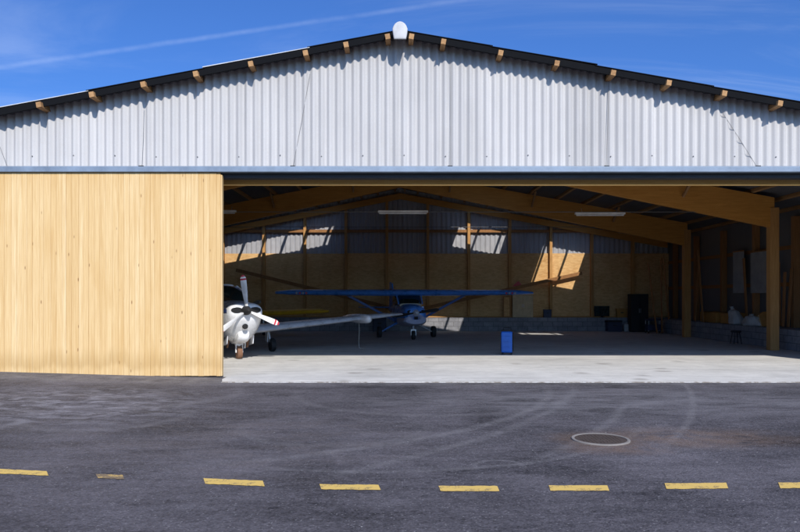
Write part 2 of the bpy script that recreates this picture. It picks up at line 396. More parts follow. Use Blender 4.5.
cb.add([(-3.60, 13.76, 0), (60, 13.76, 0), (60, 13.76, -.3), (-3.60, 13.76, -.3)], [(0, 1, 2, 3)])
slab = cb.build('concrete_floor', M_apron); tag(slab, kind='structure')
eb = MB(); eb.box(-3.60, 60, 13.70, 13.757, -.02, .008)
tag(eb.build('slab_edge_strip', M_edgepaint), kind='structure')

# yellow dashes
DASH = [((-3, 48), 472.2, 4.6, 'yellow road dash furthest left, cut by the photo edge'),
        ((97, 124), 476.5, 4.2, 'shortest yellow road dash, half worn away into the asphalt'),
        ((205, 264), 482.2, 5.4, 'yellow road dash just to the right of the short worn one'),
        ((321, 380), 487.0, 5.2, 'yellow road dash left of the one straight under the blue high-wing aeroplane'),
        ((440, 499), 488.4, 5.2, 'yellow road dash on the asphalt directly below the curved scuff mark'),
        ((550, 609), 488.0, 5.2, 'yellow road dash lying straight in front of the round manhole cover'),
        ((666, 728), 485.8, 5.6, 'yellow road dash to the right of the manhole cover, second from the right end'),
        ((780, 842), 485.0, 5.6, 'yellow road dash at the far right, running out of the picture')]
for (x0, x1), yc, h, lab in DASH:
    d = MB(); n_ = 14; top = []; bot = []
    sl = .045 if x0 < 60 else .04 if x0 < 300 else .012 if x0 < 400 else 0 if x0 < 600 else -.01
    for i in range(n_ + 1):
        x = lerp(x0, x1, i / n_); dy = (x - (x0 + x1) / 2) * sl
        a = gnd(x + R.uniform(-.3, .3) - 1.5, yc + dy - h / 2 + R.uniform(-.25, .25)); c = gnd(x + R.uniform(-.3, .3) + .5, yc + dy + h / 2 + R.uniform(-.25, .25))
        top.append((a.x, a.y, .0)); bot.append((c.x, c.y, .0))
    d.add(bot + top, [(i, i + 1, n_ + 2 + i, n_ + 1 + i) for i in range(n_)])
    c = gnd((x0 + x1) / 2, yc); ob = d.build('yellow_dash', M_faint if x1 == 124 else M_yellow)
    for q in ob.data.vertices: q.co -= c
    ob.location = c
    tag(ob, lab, 'road marking', 'yellow dashes painted along the asphalt')

# manhole
g = gnd(600.5, 439.3)
mh = thing('manhole_cover', 'round rusty manhole cover with a pale concrete collar in the asphalt', 'manhole', g)
rb = MB(); rb.lathe([(.308, .0), (.308, .008), (.318, .012), (.340, .010), (.345, .004), (.345, -.01), (.308, -.01)], 48, 'z'); rb.build('collar', M_ring, mh, smooth=40)
rb = MB(); rb.lathe([(.02, .004), (.305, .004), (.305, -.01), (.02, -.01)], 48, 'z')
for i in range(-6, 7):
    for j in range(-6, 7):
        if R.random() < .18: continue
        if math.hypot(i * .044, j * .044) < .26: rb.box(i * .044 - .014, i * .044 + .014, j * .044 - .014, j * .044 + .014, .003, .0075)
rb.build('iron_lid', M_iron, mh)

# ------------------------------------------------------------------ the hangar
hangar = thing('hangar', 'wide timber aircraft hangar with grey corrugated gable and open front', 'hangar', (0, 0, 0))
HW = 14.0
def SLP(x): return .196 if x < 0 else .182
def zr(x): return 7.33 - SLP(x) * abs(x)      # roof top surface
OV = 14.33                               # front edge of the roof
RB = 35.3                                # rear edge
# gable cladding
gb = MB(); PITCH = .177; n = int(2 * HW / PITCH) * 8
prev = None
Z0 = 4.40
vs = []; fs = []
for i in range(n + 1):
    x = -HW + 2 * HW * i / n
    sheet = int((x + HW) / .885)
    y = FRONT + .030 * math.cos(2 * math.pi * x / PITCH) - (.008 if sheet % 2 else 0)
    vs += [(x, y, Z0), (x, y, zr(x) - .03)]
    if i: fs.append((2 * i - 2, 2 * i, 2 * i + 1, 2 * i - 1))
gb.add(vs, fs); gable = gb.build('gable_cladding', M_clad, hangar, smooth=60)
# screws (one low row, one high row where it can be seen)
sb = MB(); sb.lathe([(.013, 0), (.013, -.008), (.004, -.014)], 8, 'y'); s0 = sb.build('screw', M_wire, gable)
first = True
for i in range(-11, 12):
    x = (round(i * .885 / PITCH) + .5) * PITCH
    for z in (4.74 + R.uniform(-.02, .02),):
        s = s0 if first else s0.copy()
        if not first: COL.objects.link(s)
        first = False; s.location = (x, FRONT - .034, z)
# loose wires and their brackets
for a, b_ in (((144, 108), (142, 167)), ((310, 74), (293, 167)), ((450, 60), (450, 167)), ((609, 76), (606, 167)), ((722, 112), (757, 167)), ((-8, 128), (8, 168))):
    A, B = px(*a, FRONT - .033), px(*b_, FRONT - .033)
    w = MB(); w.tube([A, A.lerp(B, .5) + Vector((.008, 0, 0)), B], .004, 5); w.build('wire', M_wire, gable)
    w = MB(); w.box(B.x - .05, B.x + .05, FRONT - .10, FRONT - .03, B.z - .035, B.z + .02); w.build('wire_bracket', M_black, gable)
# flashing, sliding-door track, lintel
fb = MB(); fb.poly([(14.465, 4.385), (14.465, 4.495), (14.56, 4.525), (14.64, 4.525), (14.64, 4.385)], 'x', -HW - .03, HW + .03)
fb.build('flashing', M_flash, gable, bevel=.006)
tk = MB(); tk.box(-HW, HW, 14.66, 14.92, 4.29, 4.50); tk.build('door_track', M_track, hangar)
lt = MB(); lt.box(-12.1, 12.1, 15.22, 15.38, 4.235, 4.75); lt.build('lintel', M_fascia, hangar, bevel=.008)
# roof slopes with openings for fibreglass sheets
HOLES = {-1: [(-8.9, -2.9, 31.9, 33.2)], 1: [(3.5, 5.9, 31.9, 33.2), (7.9, 10.0, 30.5, 33.0), (2.9, 5.2, 26.2, 27.2), (7.7, 9.4, 23.8, 25.1)]}
for sd in (-1, 1):
    hs = HOLES[sd]
    X = sorted({0, sd * (HW + .35)} | {h[0] for h in hs} | {h[1] for h in hs}); Y = sorted({OV, RB} | {h[2] for h in hs} | {h[3] for h in hs})
    rf = MB(); top = {}
    vs = []; fs = []
    idx = lambda i, j: i * len(Y) + j
    for xv in X:
        for yv in Y: vs.append((xv, yv, zr(xv)))
    for i in range(len(X) - 1):
        for j in range(len(Y) - 1):
            mx, my = (X[i] + X[i + 1]) / 2, (Y[j] + Y[j + 1]) / 2
            if any(h[0] < mx < h[1] and h[2] < my < h[3] for h in hs): continue
            fs.append((idx(i, j), idx(i + 1, j), idx(i + 1, j + 1), idx(i, j + 1)))
    rf.add(vs, fs); slope = rf.build('roof_slope', M_roof, hangar)
    so = slope.modifiers.new('thickness', 'SOLIDIFY'); so.thickness = .05; so.offset = -1
    for h in hs:
        k = MB(); k.add([(h[0], h[2], zr(h[0]) + .012), (h[1], h[2], zr(h[1]) + .012), (h[1], h[3], zr(h[1]) + .012), (h[0], h[3], zr(h[0]) + .012)], [(0, 1, 2, 3)])
        k.build('skylight', M_sky, slope)
    # dark verge trim under the sheet edge, then lapped edge sheets, some on the left coloured pale as if sunlit
    vb = MB(); vb.add([(sd * .10, OV - .035, zr(sd * .10) + .005), (sd * (HW + .35), OV - .035, zr(sd * (HW + .35)) + .005), (sd * (HW + .35), OV - .035, zr(sd * (HW + .35)) - .135), (sd * .10, OV - .035, zr(sd * .10) - .135),
                       (sd * .10, OV, zr(sd * .10) + .005), (sd * (HW + .35), OV, zr(sd * (HW + .35)) + .005), (sd * (HW + .35), OV, zr(sd * (HW + .35)) - .135), (sd * .10, OV, zr(sd * .10) - .135)],
                      [(0, 1, 2, 3), (7, 6, 5, 4), (0, 4, 5, 1), (1, 5, 6, 2), (2, 6, 7, 3), (3, 7, 4, 0)])
    vb.build('verge_trim', M_verge, slope)
    xe = [.1, 1.9, 4.1, 6.55, 9.0, 11.5, HW + .4]
    for i in range(len(xe) - 1):
        a, b2 = sd * xe[i], sd * (xe[i + 1] + .05); l0, l1 = .032 + .012 * (i % 2), .012
        eb = MB(); eb.add([(a, OV - .05, zr(a) + l1), (b2, OV - .05, zr(b2) + l0), (b2, OV + 1.2, zr(b2) + l0), (a, OV + 1.2, zr(a) + l1),
                           (a, OV - .05, zr(a) + l1 - .012), (b2, OV - .05, zr(b2) + l0 - .018), (b2, OV + 1.2, zr(b2) + l0 - .018), (a, OV + 1.2, zr(a) + l1 - .012)],
                          [(0, 1, 2, 3), (7, 6, 5, 4), (0, 4, 5, 1), (1, 5, 6, 2), (2, 6, 7, 3), (3, 7, 4, 0)])
        eb.build('edge_sheet', M_sunedge if (sd < 0 and i in (1, 3, 4)) else M_verge, slope)
rc = MB(); CAPS = [(-.125, 7.07), (.125, 7.07), (.145, 7.18), (.158, 7.29), (.135, 7.35), (.10, 7.40), (.05, 7.432), (0, 7.442), (-.05, 7.432), (-.10, 7.40), (-.135, 7.35), (-.158, 7.29), (-.145, 7.18)]
rc.loft([[(x * k, y, max(z + dz, lo)) for x, z in CAPS] for y, k, dz, lo in ((14.10, .90, -.008, 7.09), (14.115, 1, 0, 7.07), (14.24, 1, 0, 7.13), (14.45, .98, 0, 7.20))])
rc.loft([[(x, y, z) for x, z in ((-.14, 7.24), (.14, 7.24), (.11, 7.37), (.05, 7.405), (-.05, 7.405), (-.11, 7.37))] for y in (14.46, RB)])
rc.build('ridge_cap', M_cap, hangar, smooth=50, bevel=.012)
# purlins
PX = {-1: [.27, 1.14, 1.99, 3.14, 4.28, 5.38, 6.46, 7.56, 8.7, 9.85, 11.0, 12.2, 13.4], 1: [.25, .92, 2.12, 3.30, 4.47, 5.63, 6.80, 7.96, 9.1, 10.25, 11.4, 12.5, 13.5]}
p0 = None
for sd in (-1, 1):
    for q in PX[sd]:
        pb = MB(); w = .052; zt = zr(sd * q) - .055; hgt = .115
        a = math.atan(SLP(sd)) * -sd
        ring = [(x * math.cos(a) - z * math.sin(a), x * math.sin(a) + z * math.cos(a)) for x, z in ((-w, -hgt), (w, -hgt), (w, 0), (-w, 0))]
        y0 = OV - .12 + R.uniform(-.03, .03)
        pb.loft([[(sd * q + x, y, zt + z) for x, z in ring] for y in (y0, BACK + .1)])
        pb.build('purlin', M_purlin, hangar, bevel=.006)
# portal frames
def frame(Y, th, half, top_gap, depth0, depth1, foot=True):
    zt = lambda x: zr(x) - top_gap
    out = []
    for x in (-half, -half * .6, 0, half * .6, half): out.append((x, zt(x)))
    for x in (half, half * .55, 0, -half * .55, -half): out.append((x, zt(x) - lerp(depth0, depth1, abs(x) / half)))
    fr = MB()
    n_ = 5
    for k in range(4):
        a, b2 = out[k], out[k + 1]; c, d = out[9 - k - 1], out[9 - k]
        fr.poly([a, b2, c, d], 'y', Y - th / 2, Y + th / 2, c=.5)
    return fr.build('portal_frame', M_glulam, hangar)
for Y in (22.0, 29.2):
    hf = 12.06 if Y < 25 else 12.3
    fr = frame(Y, .2, hf, .21, .69, .97)
    for sd in (-1, 1):
        pb = MB(); pb.box(sd * hf - .14, sd * hf + .14, Y - .13, Y + .13, 0, 4.6); pb.build('post', M_post, fr, bevel=.008)
    tr = MB(); z = 4.47 if Y < 25 else 4.72; tr.tube([(-11, Y - .02, z), (11, Y - .02, z)], .012, 6); tr.build('tie_rod', M_wire, fr)
fr = frame(15.6, .18, 13.6, .30, .35, .45)
for x in (-12.2, 12.2):
    pb = MB(); pb.box(x - .14, x + .14, 15.30, 15.56, 0, 4.6); pb.build('post', M_post, fr, bevel=.008)
frame(BACK - .18, .12, 13.6, .33, .30, .30)
# purlin braces: short diagonals from the frames to the purlins
for Y in (22.0, 29.2):
    for sd in (-1, 1):
        for q in ((1.99, 5.38, 8.7) if sd < 0 else (2.12, 5.63, 9.1)):
            for dy in (-1, 1):
                bb = MB(); x = sd * q; bb.beam((x, Y + dy * .15, zr(x) - .72), (x, Y + dy * .95, zr(x) - .22), .07, .09); bb.build('purlin_brace', M_purlin, hangar)
# front corner walls below the gable, beside the opening
for sd in (-1, 1):
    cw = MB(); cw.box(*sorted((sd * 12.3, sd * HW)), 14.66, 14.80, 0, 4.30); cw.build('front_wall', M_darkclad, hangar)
# sliding door leaves
def door_leaf(x0, x1, y0, name='sliding_door'):
    d = MB(); x = x0; ztop = 4.47; zb = .035
    d.box(x0 + .02, x1 - .02, y0 + .03, y0 + .09, zb + .02, ztop - .02, c=.5)
    i = 0
    while x < x1 - .02:
        w = R.choice((.09, .12, .12, .15)); x2 = min(x + w, x1)
        if x1 - x2 < .05: x2 = x1
        j = R.uniform(-.0015, .0015); g_ = .0012; ch = .0032
        pts = [(x + g_, y0 + .029), (x + g_, y0 + ch + j), (x + g_ + ch, y0 + j), (x2 - g_ - ch, y0 + j), (x2 - g_, y0 + ch + j), (x2 - g_, y0 + .029)]
        zt = ztop - (.13 if x2 >= x1 else .095 if x2 > x1 - .14 else 0)
        d.poly(pts, 'z', zb + R.uniform(-.006, .006), zt)
        x = x2
    return d.build(name, M_door, hangar)
dl = door_leaf(-9.92, -3.83, 14.52)
eb = MB(); eb.box(-3.83, -3.80, 14.525, 14.64, 0.03, 4.33); eb.build('door_edge_board', M_door, dl, bevel=.006)
dl2 = door_leaf(-13.95, -9.94, 14.525)
for dd, xa in ((dl, (-8.6, -5.0)), (dl2, (-13, -11))):
    for x in xa:
        h = MB(); h.box(x - .05, x + .05, 14.63, 14.655, 4.20, 4.50); h.build('door_hanger', M_track, dd)
# rear wall: block base, chipboard panels between posts, ribbed sheet above, rafters
bw = MB(); bw.box(-13.9, 13.9, 34.30, 34.95, 0, .68); bw.build('base_wall', M_block, hangar)
sill = MB(); sill.box(-13.9, 13.9, 34.55, 34.94, .684, .74); sill.build('sill', M_post, hangar, bevel=.006)
STEP = 2.09; x0 = 1.42 - 7 * STEP
posts = [x0 + STEP * i for i in range(14)]
for i, x in enumerate(posts):
    pb = MB(); pb.box(x - .07, x + .07, 34.60, 34.79, .742, zr(x) - .58); pb.build('wall_post', M_post, hangar, bevel=.006)
    if i < 13:
        pn = MB(); pn.box(x + .005, x + STEP - .005, 34.80, 34.83, .742, 3.95 + R.uniform(-.01, .01)); pn.build('chipboard_panel', M_osb, hangar)
rl = MB(); rl.box(-13.6, 13.6, 34.72, 34.797, 5.02, 5.16); rl.build('wall_rail', M_board, hangar)
vs = []; fs = []; n = 900; bk = MB()
for i in range(n + 1):
    x = -HW + 2 * HW * i / n; y = BACK + .09 + .02 * max(-.6, min(.6, math.sin(2 * math.pi * x / .25))) / .6
    vs += [(x, y, 3.90), (x, y, zr(x) - .05)]
    if i: fs.append((2 * i - 2, 2 * i, 2 * i + 1, 2 * i - 1))
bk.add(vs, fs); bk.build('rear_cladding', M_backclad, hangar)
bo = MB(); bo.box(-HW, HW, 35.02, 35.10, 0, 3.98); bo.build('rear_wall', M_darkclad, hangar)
for a, b2 in (((412, 311), (582, 273)), ((404, 311), (236, 270))):
    A, B = px(*a, 34.52), px(*b2, 34.52)
    bb = MB(); bb.beam(A, B, .06, .17, (0, 0, 1)); bb.build('diagonal_brace', M_board, hangar)
# side walls with low block ledge and posts
for sd in (-1, 1):
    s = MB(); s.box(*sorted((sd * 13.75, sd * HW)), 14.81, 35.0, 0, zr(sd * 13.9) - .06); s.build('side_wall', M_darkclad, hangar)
    l = MB(); l.box(*sorted((sd * 12.62, sd * 13.74)), 16.0, 34.29, 0, .66); l.build('ledge', M_block, hangar)
    for Y in (18.2, 20.8, 23.4, 26.0, 28.6, 31.2, 33.6):
        pb = MB(); pb.box(*sorted((sd * 13.5, sd * 13.72)), Y - .08, Y + .08, .662, 4.5); pb.build('wall_post', M_board, hangar, bevel=.006)
    for z in (2.1, 3.4):
        rl = MB(); rl.box(*sorted((sd * 13.722, sd * 13.748)), 15, 34.9, z, z + .14); rl.build('wall_rail', M_board, hangar)

# ------------------------------------------------------------------ aircraft parts
def wing(root, tip, chord_r, chord_t, th_r, th_t, sweep=0, n=9):
    """airfoil wing, root/tip = leading-edge points, chord runs +y"""
    prof = [(1, 0), (.85, .028), (.6, .075), (.35, .105), (.15, .088), (.05, .055), (.0, .0), (.05, -.03), (.15, -.042), (.35, -.045), (.6, -.03), (.85, -.012)]
    rings = []
    for i in range(n):
        t = i / (n - 1); p = Vector(root).lerp(Vector(tip), t); c = lerp(chord_r, chord_t, t); k = lerp(th_r, th_t, t) / .15
        if i == n - 1: c *= .86; k *= .5
        rings.append([(p.x, p.y + q[0] * c + (.05 if i == n - 1 else 0), p.z + q[1] * k * (c / c)) for q in prof])
    return rings
def wheel(parent, x, y, r, w, name='wheel', rim=True, tm=None):
    t = MB(); t.lathe([(r * .62, -w / 2), (r * .92, -w / 2), (r, -w * .28), (r, w * .28), (r * .92, w / 2), (r * .62, w / 2)], 28, 'x', (x, y, r)); o = t.build(name, tm or M_black, parent, smooth=40)
    h = MB(); h.lathe([(.02, -w * .42), (r * .60, -w * .36), (r * .615, 0), (r * .60, w * .36), (.02, w * .42)], 20, 'x', (x, y, r)); h.build('rim', M_steel, o, smooth=40)
    return o
def blade(ang, L, hub, w0=.045, w1=.078, tw=.5, nn_=9):
    """propeller blade in the plane across y"""
    rings = []; ca, sa = math.cos(ang), math.sin(ang)
    for i in range(nn_):
        t = i / (nn_ - 1); r = lerp(.12, L, t); w = (w0 + (w1 - w0) * math.sin(min(1, t * 1.25) * math.pi / 2)) * (1 if t < .9 else .72 if t < 1 else .4); th = lerp(.03, .010, t); a = lerp(tw + .35, tw * .45, t)
        ring = []
        for u, v in ((-1, 0), (-.4, 1), (.3, 1), (1, 0), (.3, -.5), (-.4, -.5)):
            lx, ly = u * w, v * th
            cx, cy = lx * math.cos(a) - ly * math.sin(a), lx * math.sin(a) + ly * math.cos(a)
            ring.append((hub[0] + r * ca - cx * sa, hub[1] + cy, hub[2] + r * sa + cx * ca))
        rings.append(ring)
    return rings

# --- white low-wing aeroplane
wp = thing('white_airplane', 'white low-wing propeller aeroplane half hidden by the sliding wooden door', 'aeroplane', (-5.42, 20.75, 0), math.radians(27))
FS = [(-2.87, .37, 1.14, 1.49, 2.6), (-2.84, .44, 1.07, 1.53, 2.8), (-2.74, .475, .93, 1.55, 3.2), (-2.56, .50, .74, 1.565, 3.4), (-2.36, .52, .58, 1.58, 3.4), (-2.1, .54, .48, 1.59, 3.4), (-1.6, .57, .45, 1.62, 3.2), (-.9, .60, .46, 1.66, 3), (.2, .62, .46, 1.66, 3), (1.4, .56, .52, 1.62, 2.8), (2.8, .38, .74, 1.56, 2.4), (4.2, .20, .98, 1.50, 2.2), (5.2, .08, 1.15, 1.46, 2)]
fz = MB(); fz.loft([sup(hw, a, b2, y, p, 32, tp=.30 if y < -1 else .15) for y, hw, a, b2, p in FS]); fus = fz.build('fuselage', M_white, wp, smooth=50)
cn = MB(); CS = [(-1.55, .42, 1.50, 1.62), (-1.1, .50, 1.45, 1.86), (-.6, .53, 1.4, 2.04), (.2, .54, 1.4, 2.10), (1.2, .49, 1.4, 2.03), (2.2, .34, 1.4, 1.75), (2.8, .2, 1.4, 1.6)]
cn.loft([sup(hw, a, b2, y, 2.6, 28) for y, hw, a, b2 in CS]); canopy = cn.build('canopy', M_glass, wp, smooth=60)
for s in (-1, 1):   # window pillars and roof strip
    pl = MB(); pl.tube([(s * .56, -.52, 1.64), (s * .50, -.46, 1.90), (s * .32, -.42, 2.055)], .03, 6); pl.build('window_pillar', M_white, canopy)
rs = MB(); rs.loft([sup(hw * .72, b2 - .06, b2 + .015, y, 3, 20) for y, hw, a, b2 in CS[3:6]]); rs.build('cabin_roof', M_white, wp, smooth=60)
for s in (-1, 1):
    st = MB(); vs = []
    for y, hw in ((-2.72, .478), (-2.36, .52), (-1.6, .57), (-.9, .60), (.2, .62), (1.4, .56), (2.8, .38)):
        for z in (1.30, 1.40): vs.append((s * (hw + .006), y, z))
    st.add(vs, [(2 * i, 2 * i + 2, 2 * i + 3, 2 * i + 1) for i in range(6)]); st.build('side_stripe', M_stripe, fus)
    it = MB(); it.lathe([(.02, -.02), (.13, -.02), (.13, .05), (.02, .05)], 18, 'y', (0, 0, 0)); o = it.build('air_intake', M_dark, fus); o.location = (s * .245, -2.862, 1.37); o.scale = (1.2, 1, .62)
ll = MB(); ll.lathe([(.01, -.012), (.07, -.01), (.075, .06), (.01, .06)], 18, 'y'); o = ll.build('landing_light', M_dark, fus); o.location = (0, -2.80, .93)
ic = MB(); ic.loft([sup(.15, .62, .80, -2.62, 3, 20), sup(.19, .50, .80, -2.50, 3, 20), sup(.20, .42, .70, -2.2, 3, 20), sup(.18, .40, .6, -1.8, 3, 20)]); ic.build('chin_fairing', M_white, fus, smooth=50)
sm = MB()
for y, hw, a, b2, p in ((-2.42, .517, .61, 1.577, 3.4), (-1.62, .569, .45, 1.619, 3.2)):
    sm.loft([sup(hw + .003, a - .003, b2 + .003, yy, p, 32, tp=.30) for yy in (y - .006, y + .006)], cap=False)
sm.build('cowl_seam', M_wire, fus)
for s in (-1, 1):
    fl = MB(); fl.poly([(-2.30, .66), (-1.85, .62), (-1.82, .36), (-2.22, .42)], 'x', s * .36 - .012, s * .36 + .012); fl.build('cowl_flap', M_whiteg, fus, bevel=.006)
    ex = MB(); ex.tube([(s * .27, -2.0, .52), (s * .28, -1.92, .38), (s * .28, -1.86, .32)], .035, 10); ex.build('exhaust_pipe', M_rustwheel, fus, smooth=50)
    lv = MB()
    for k in range(4): lv.box(s * .535 - .015, s * .535 + .015, -2.25 + k * .12, -2.19 + k * .12, 1.05, 1.13)
    lv.build('louvre', M_dark, fus)
sp = MB(); sp.lathe([(.01, -3.20), (.05, -3.15), (.095, -3.05), (.125, -2.93), (.13, -2.86)], 24, 'y', (0, 0, 1.36)); spn = sp.build('spinner', M_black, wp, smooth=60)
for a in (97, -23, 217):
    a = math.radians(a); rg = blade(a, .95, (0, -2.97, 1.36), nn_=19)
    b_ = MB(); b_.loft(rg[:16]); bl = b_.build('propeller_blade', M_white, wp, smooth=40)
    c_ = MB(); c_.loft(rg[15:17]); c_.build('red_band', M_red, bl, smooth=40)
    c_ = MB(); c_.loft(rg[16:18]); c_.build('white_band', M_white, bl, smooth=40)
    c_ = MB(); c_.loft(rg[17:]); c_.build('blade_tip', M_red, bl, smooth=40)
for s in (-1, 1):
    r = wing((s * .45, -.95, .66), (s * 5.95, -.55, 1.13), 1.95, 1.15, .26, .13)
    w_ = MB(); w_.loft(r); wg = w_.build('wing', M_whiteg, wp, smooth=40)
    pod = MB(); X = s * 4.5; Z = .66 + (4.5 - .45) / 5.5 * .47
    pod.loft([sup(hw, Z - q - .03, Z + q + .03, y, 2, 20, X) for y, hw, q in ((-.98, .03, .02), (-.90, .11, .09), (-.7, .15, .12), (0, .17, .13), (.8, .12, .09), (1.3, .03, .02))])
    pod.build('wing_pod', M_white, wg, smooth=60)
    lg = MB(); lg.tube([(s * 1.45, .1, .75), (s * 1.5, .05, .35), (s * 1.56, 0, .21)], [.05, .045, .03], 10); gl = lg.build('main_gear_leg', M_steel, wp, smooth=40)
    gd = MB(); gd.poly([(-.02, .68), (.30, .68), (.24, .34), (.04, .30)], 'x', s * 1.42 - .012, s * 1.42 + .012); gd.build('gear_door', M_white, gl)
    wheel(wp, s * 1.56, 0, .21, .15)
lg = MB(); lg.tube([(0, -2.02, .62), (0, -2.08, .42), (0, -2.1, .2)], [.055, .05, .03], 10)
lg.beam((-.09, -2.1, .40), (-.09, -2.1, .18), .03, .06, (0, 1, 0)); lg.beam((.09, -2.1, .40), (.09, -2.1, .18), .03, .06, (0, 1, 0)); lg.box(-.11, .11, -2.14, -2.06, .38, .44)
nl = lg.build('nose_gear_leg', M_white, wp, smooth=40)
gd = MB(); gd.poly([(-2.28, .60), (-1.95, .58), (-2.02, .28), (-2.2, .30)], 'x', .13, .15); gd.build('gear_door', M_white, nl)
wheel(wp, 0, -2.1, .18, .13, tm=M_rustwheel)
tf = MB(); tf.poly([(3.6, 1.5), (4.4, 2.6), (5.1, 2.65), (5.25, 1.3)], 'x', -.04, .04); tf.build('tail_fin', M_white, wp, bevel=.02)
for s in (-1, 1):
    r = wing((s * .1, 4.3, 1.42), (s * 1.75, 4.5, 1.46), .85, .6, .09, .06, n=5); w_ = MB(); w_.loft(r); w_.build('tailplane', M_whiteg, wp, smooth=40)

# rope from the white wing
bpy.context.view_layer.update()
A = px(359, 321, 22.6)
rp = MB(); rp.tube([(0, 0, 0), (.01, .005, -.35), (-.008, 0, -.7), (.004, 0, -A.z + .03), (.05, .03, -A.z + .012), (.16, .02, -A.z + .012)], .009, 6)
rope = rp.build('tie_down_rope', M_rope, loc=A); tag(rope, 'thin tie-down rope hanging from the white wing to the floor', 'rope')

# --- blue high-wing aeroplane
ca = thing('blue_airplane', 'blue high-wing aeroplane with braced wings facing out near the back wall', 'aeroplane', (.28, 29.0, 0), math.radians(9))
FS = [(-2.25, .26, .82, 1.26, 2.2), (-2.18, .40, .66, 1.34, 2.4), (-1.95, .46, .60, 1.38, 2.6), (-1.3, .50, .56, 1.42, 2.8), (-.8, .53, .52, 1.46, 3), (.6, .54, .52, 1.50, 3), (1.6, .42, .66, 1.48, 2.6), (3.2, .24, .86, 1.36, 2.2), (5.0, .09, 1.02, 1.24, 2)]
fz = MB(); fz.loft([sup(hw, a, b2, y, p, 32) for y, hw, a, b2, p in FS]); fus = fz.build('fuselage', M_blue, ca, smooth=50)
lo = MB(); lo.loft([sup(hw + .008, a - .008, lerp(a, b2, .52), y, p, 32) for y, hw, a, b2, p in FS[:5]]); lo.build('lower_cowling', M_bluel, fus, smooth=50)
cb_ = MB(); cb_.loft([sup(hw, a, b2, y, 3.4, 28) for y, hw, a, b2 in ((-1.0, .46, 1.3, 1.46), (-.45, .53, 1.3, 1.86), (.5, .53, 1.3, 1.9), (1.3, .42, 1.3, 1.72), (2.0, .28, 1.2, 1.46))]); cab = cb_.build('cabin', M_glass, ca, smooth=50)
for s in (-1, 1):
    pl = MB(); pl.beam((s * .50, -.98, 1.44), (s * .52, -.47, 1.85), .05, .05); pl.build('windscreen_pillar', M_blue, cab)
    r = wing((s * .0, -.62, 1.84), (s * 5.5, -.5, 1.88), 1.55, 1.15, .29, .22); w_ = MB(); w_.loft(r); wg = w_.build('wing', M_blue, ca, smooth=40)
    # registration blocks on the leading edge, too small to be read
    for k in range(4):
        x = s * (4.25 + .13 * k); mk = MB(); zl = 1.84 + .04 * x * s / 5.5
        mk.box(x - .035, x + .035, -.515 - .03, -.50 + .03, zl - .03, zl + .05); mk.build('wing_mark', M_panelw if k % 2 else M_red, wg)
    su = MB(); su.beam((s * .52, -.1, .72), (s * 2.55, -.05, 1.81), .10, .035, (0, 1, 0)); su.build('wing_strut', M_strut, ca, bevel=.008)
    lg = MB(); lg.tube([(s * .40, .05, .62), (s * .85, 0, .38), (s * 1.13, 0, .22)], [.05, .035, .03], 10); lg.build('main_gear_leg', M_panelw if s > 0 else M_blue, ca, smooth=40)
    wheel(ca, s * 1.17, 0, .24, .17)
    it = MB(); it.lathe([(.02, -.01), (.11, -.01), (.11, .05), (.02, .05)], 18, 'y'); o = it.build('air_intake', M_dark, fus); o.location = (s * .24, -2.235, 1.14); o.scale = (1, 1, .6)
    r = wing((s * .06, 4.15, 1.2), (s * 1.6, 4.3, 1.22), .75, .55, .08, .06, n=5); w_ = MB(); w_.loft(r); w_.build('tailplane', M_blue, ca, smooth=40)
ll = MB(); ll.box(-.08, .08, -2.262, -2.2, .83, .95); ll.build('landing_light', M_dark, fus, bevel=.01)
sp = MB(); sp.lathe([(.01, -2.52), (.05, -2.48), (.10, -2.36), (.13, -2.25)], 24, 'y', (0, 0, 1.10)); sp.build('spinner', M_whiteg, ca, smooth=60)
for a in (8, 188):
    b_ = MB(); b_.loft(blade(math.radians(a), .92, (0, -2.33, 1.10))); b_.build('propeller_blade', M_black, ca, smooth=40)
lg = MB(); lg.tube([(0, -1.62, .64), (0, -1.65, .4), (0, -1.65, .19)], [.045, .04, .03], 10); lg.box(-.11, .11, -1.69, -1.61, .36, .42); lg.beam((-.095, -1.65, .4), (-.095, -1.65, .17), .03, .05, (0, 1, 0)); lg.beam((.095, -1.65, .4), (.095, -1.65, .17), .03, .05, (0, 1, 0))
lg.build('nose_gear_leg', M_steel, ca)
wheel(ca, 0, -1.65, .19, .13)
tf = MB(); tf.poly([(3.5, 1.28), (4.2, 2.38), (4.85, 2.46), (5.05, 1.1)], 'x', -.04, .04); tf.build('tail_fin', M_blue, ca, bevel=.02)

# --- yellow aeroplane behind the white one
ya = thing('yellow_airplane', 'yellow low-wing aeroplane parked in shade behind the white aeroplane', 'aeroplane', (-6.95, 30.6, 0), math.radians(3))
fz = MB(); fz.loft([sup(hw, a, b2, y, 2.4, 24) for y, hw, a, b2 in ((-1.9, .2, .75, 1.15), (-1.7, .36, .62, 1.25), (-.8, .42, .56, 1.3), (.6, .40, .60, 1.3), (2.6, .15, .85, 1.15))]); fz.build('fuselage', M_yplane, ya, smooth=50)
for s in (-1, 1):
    r = wing((s * .3, -.6, .92), (s * 3.75, -.35, 1.06), 1.3, .95, .30, .22); w_ = MB(); w_.loft(r); w_.build('wing', M_yplane, ya, smooth=40)
    lg = MB(); lg.tube([(s * .8, -.2, .85), (s * .85, -.2, .2)], .04, 8); lg.build('main_gear_leg', M_steel, ya); wheel(ya, s * .85, -.2, .18, .12)
cn = MB(); cn.loft([sup(hw, 1.1, b2, y, 2.4, 20) for y, hw, b2 in ((-.7, .2, 1.28), (-.1, .3, 1.55), (.7, .28, 1.5), (1.3, .12, 1.25))]); cn.build('canopy', M_glass, ya, smooth=60)
sp = MB(); sp.lathe([(.01, -2.15), (.09, -2.0), (.12, -1.9)], 16, 'y', (0, 0, 1.0)); sp.build('spinner', M_steel, ya, smooth=60)
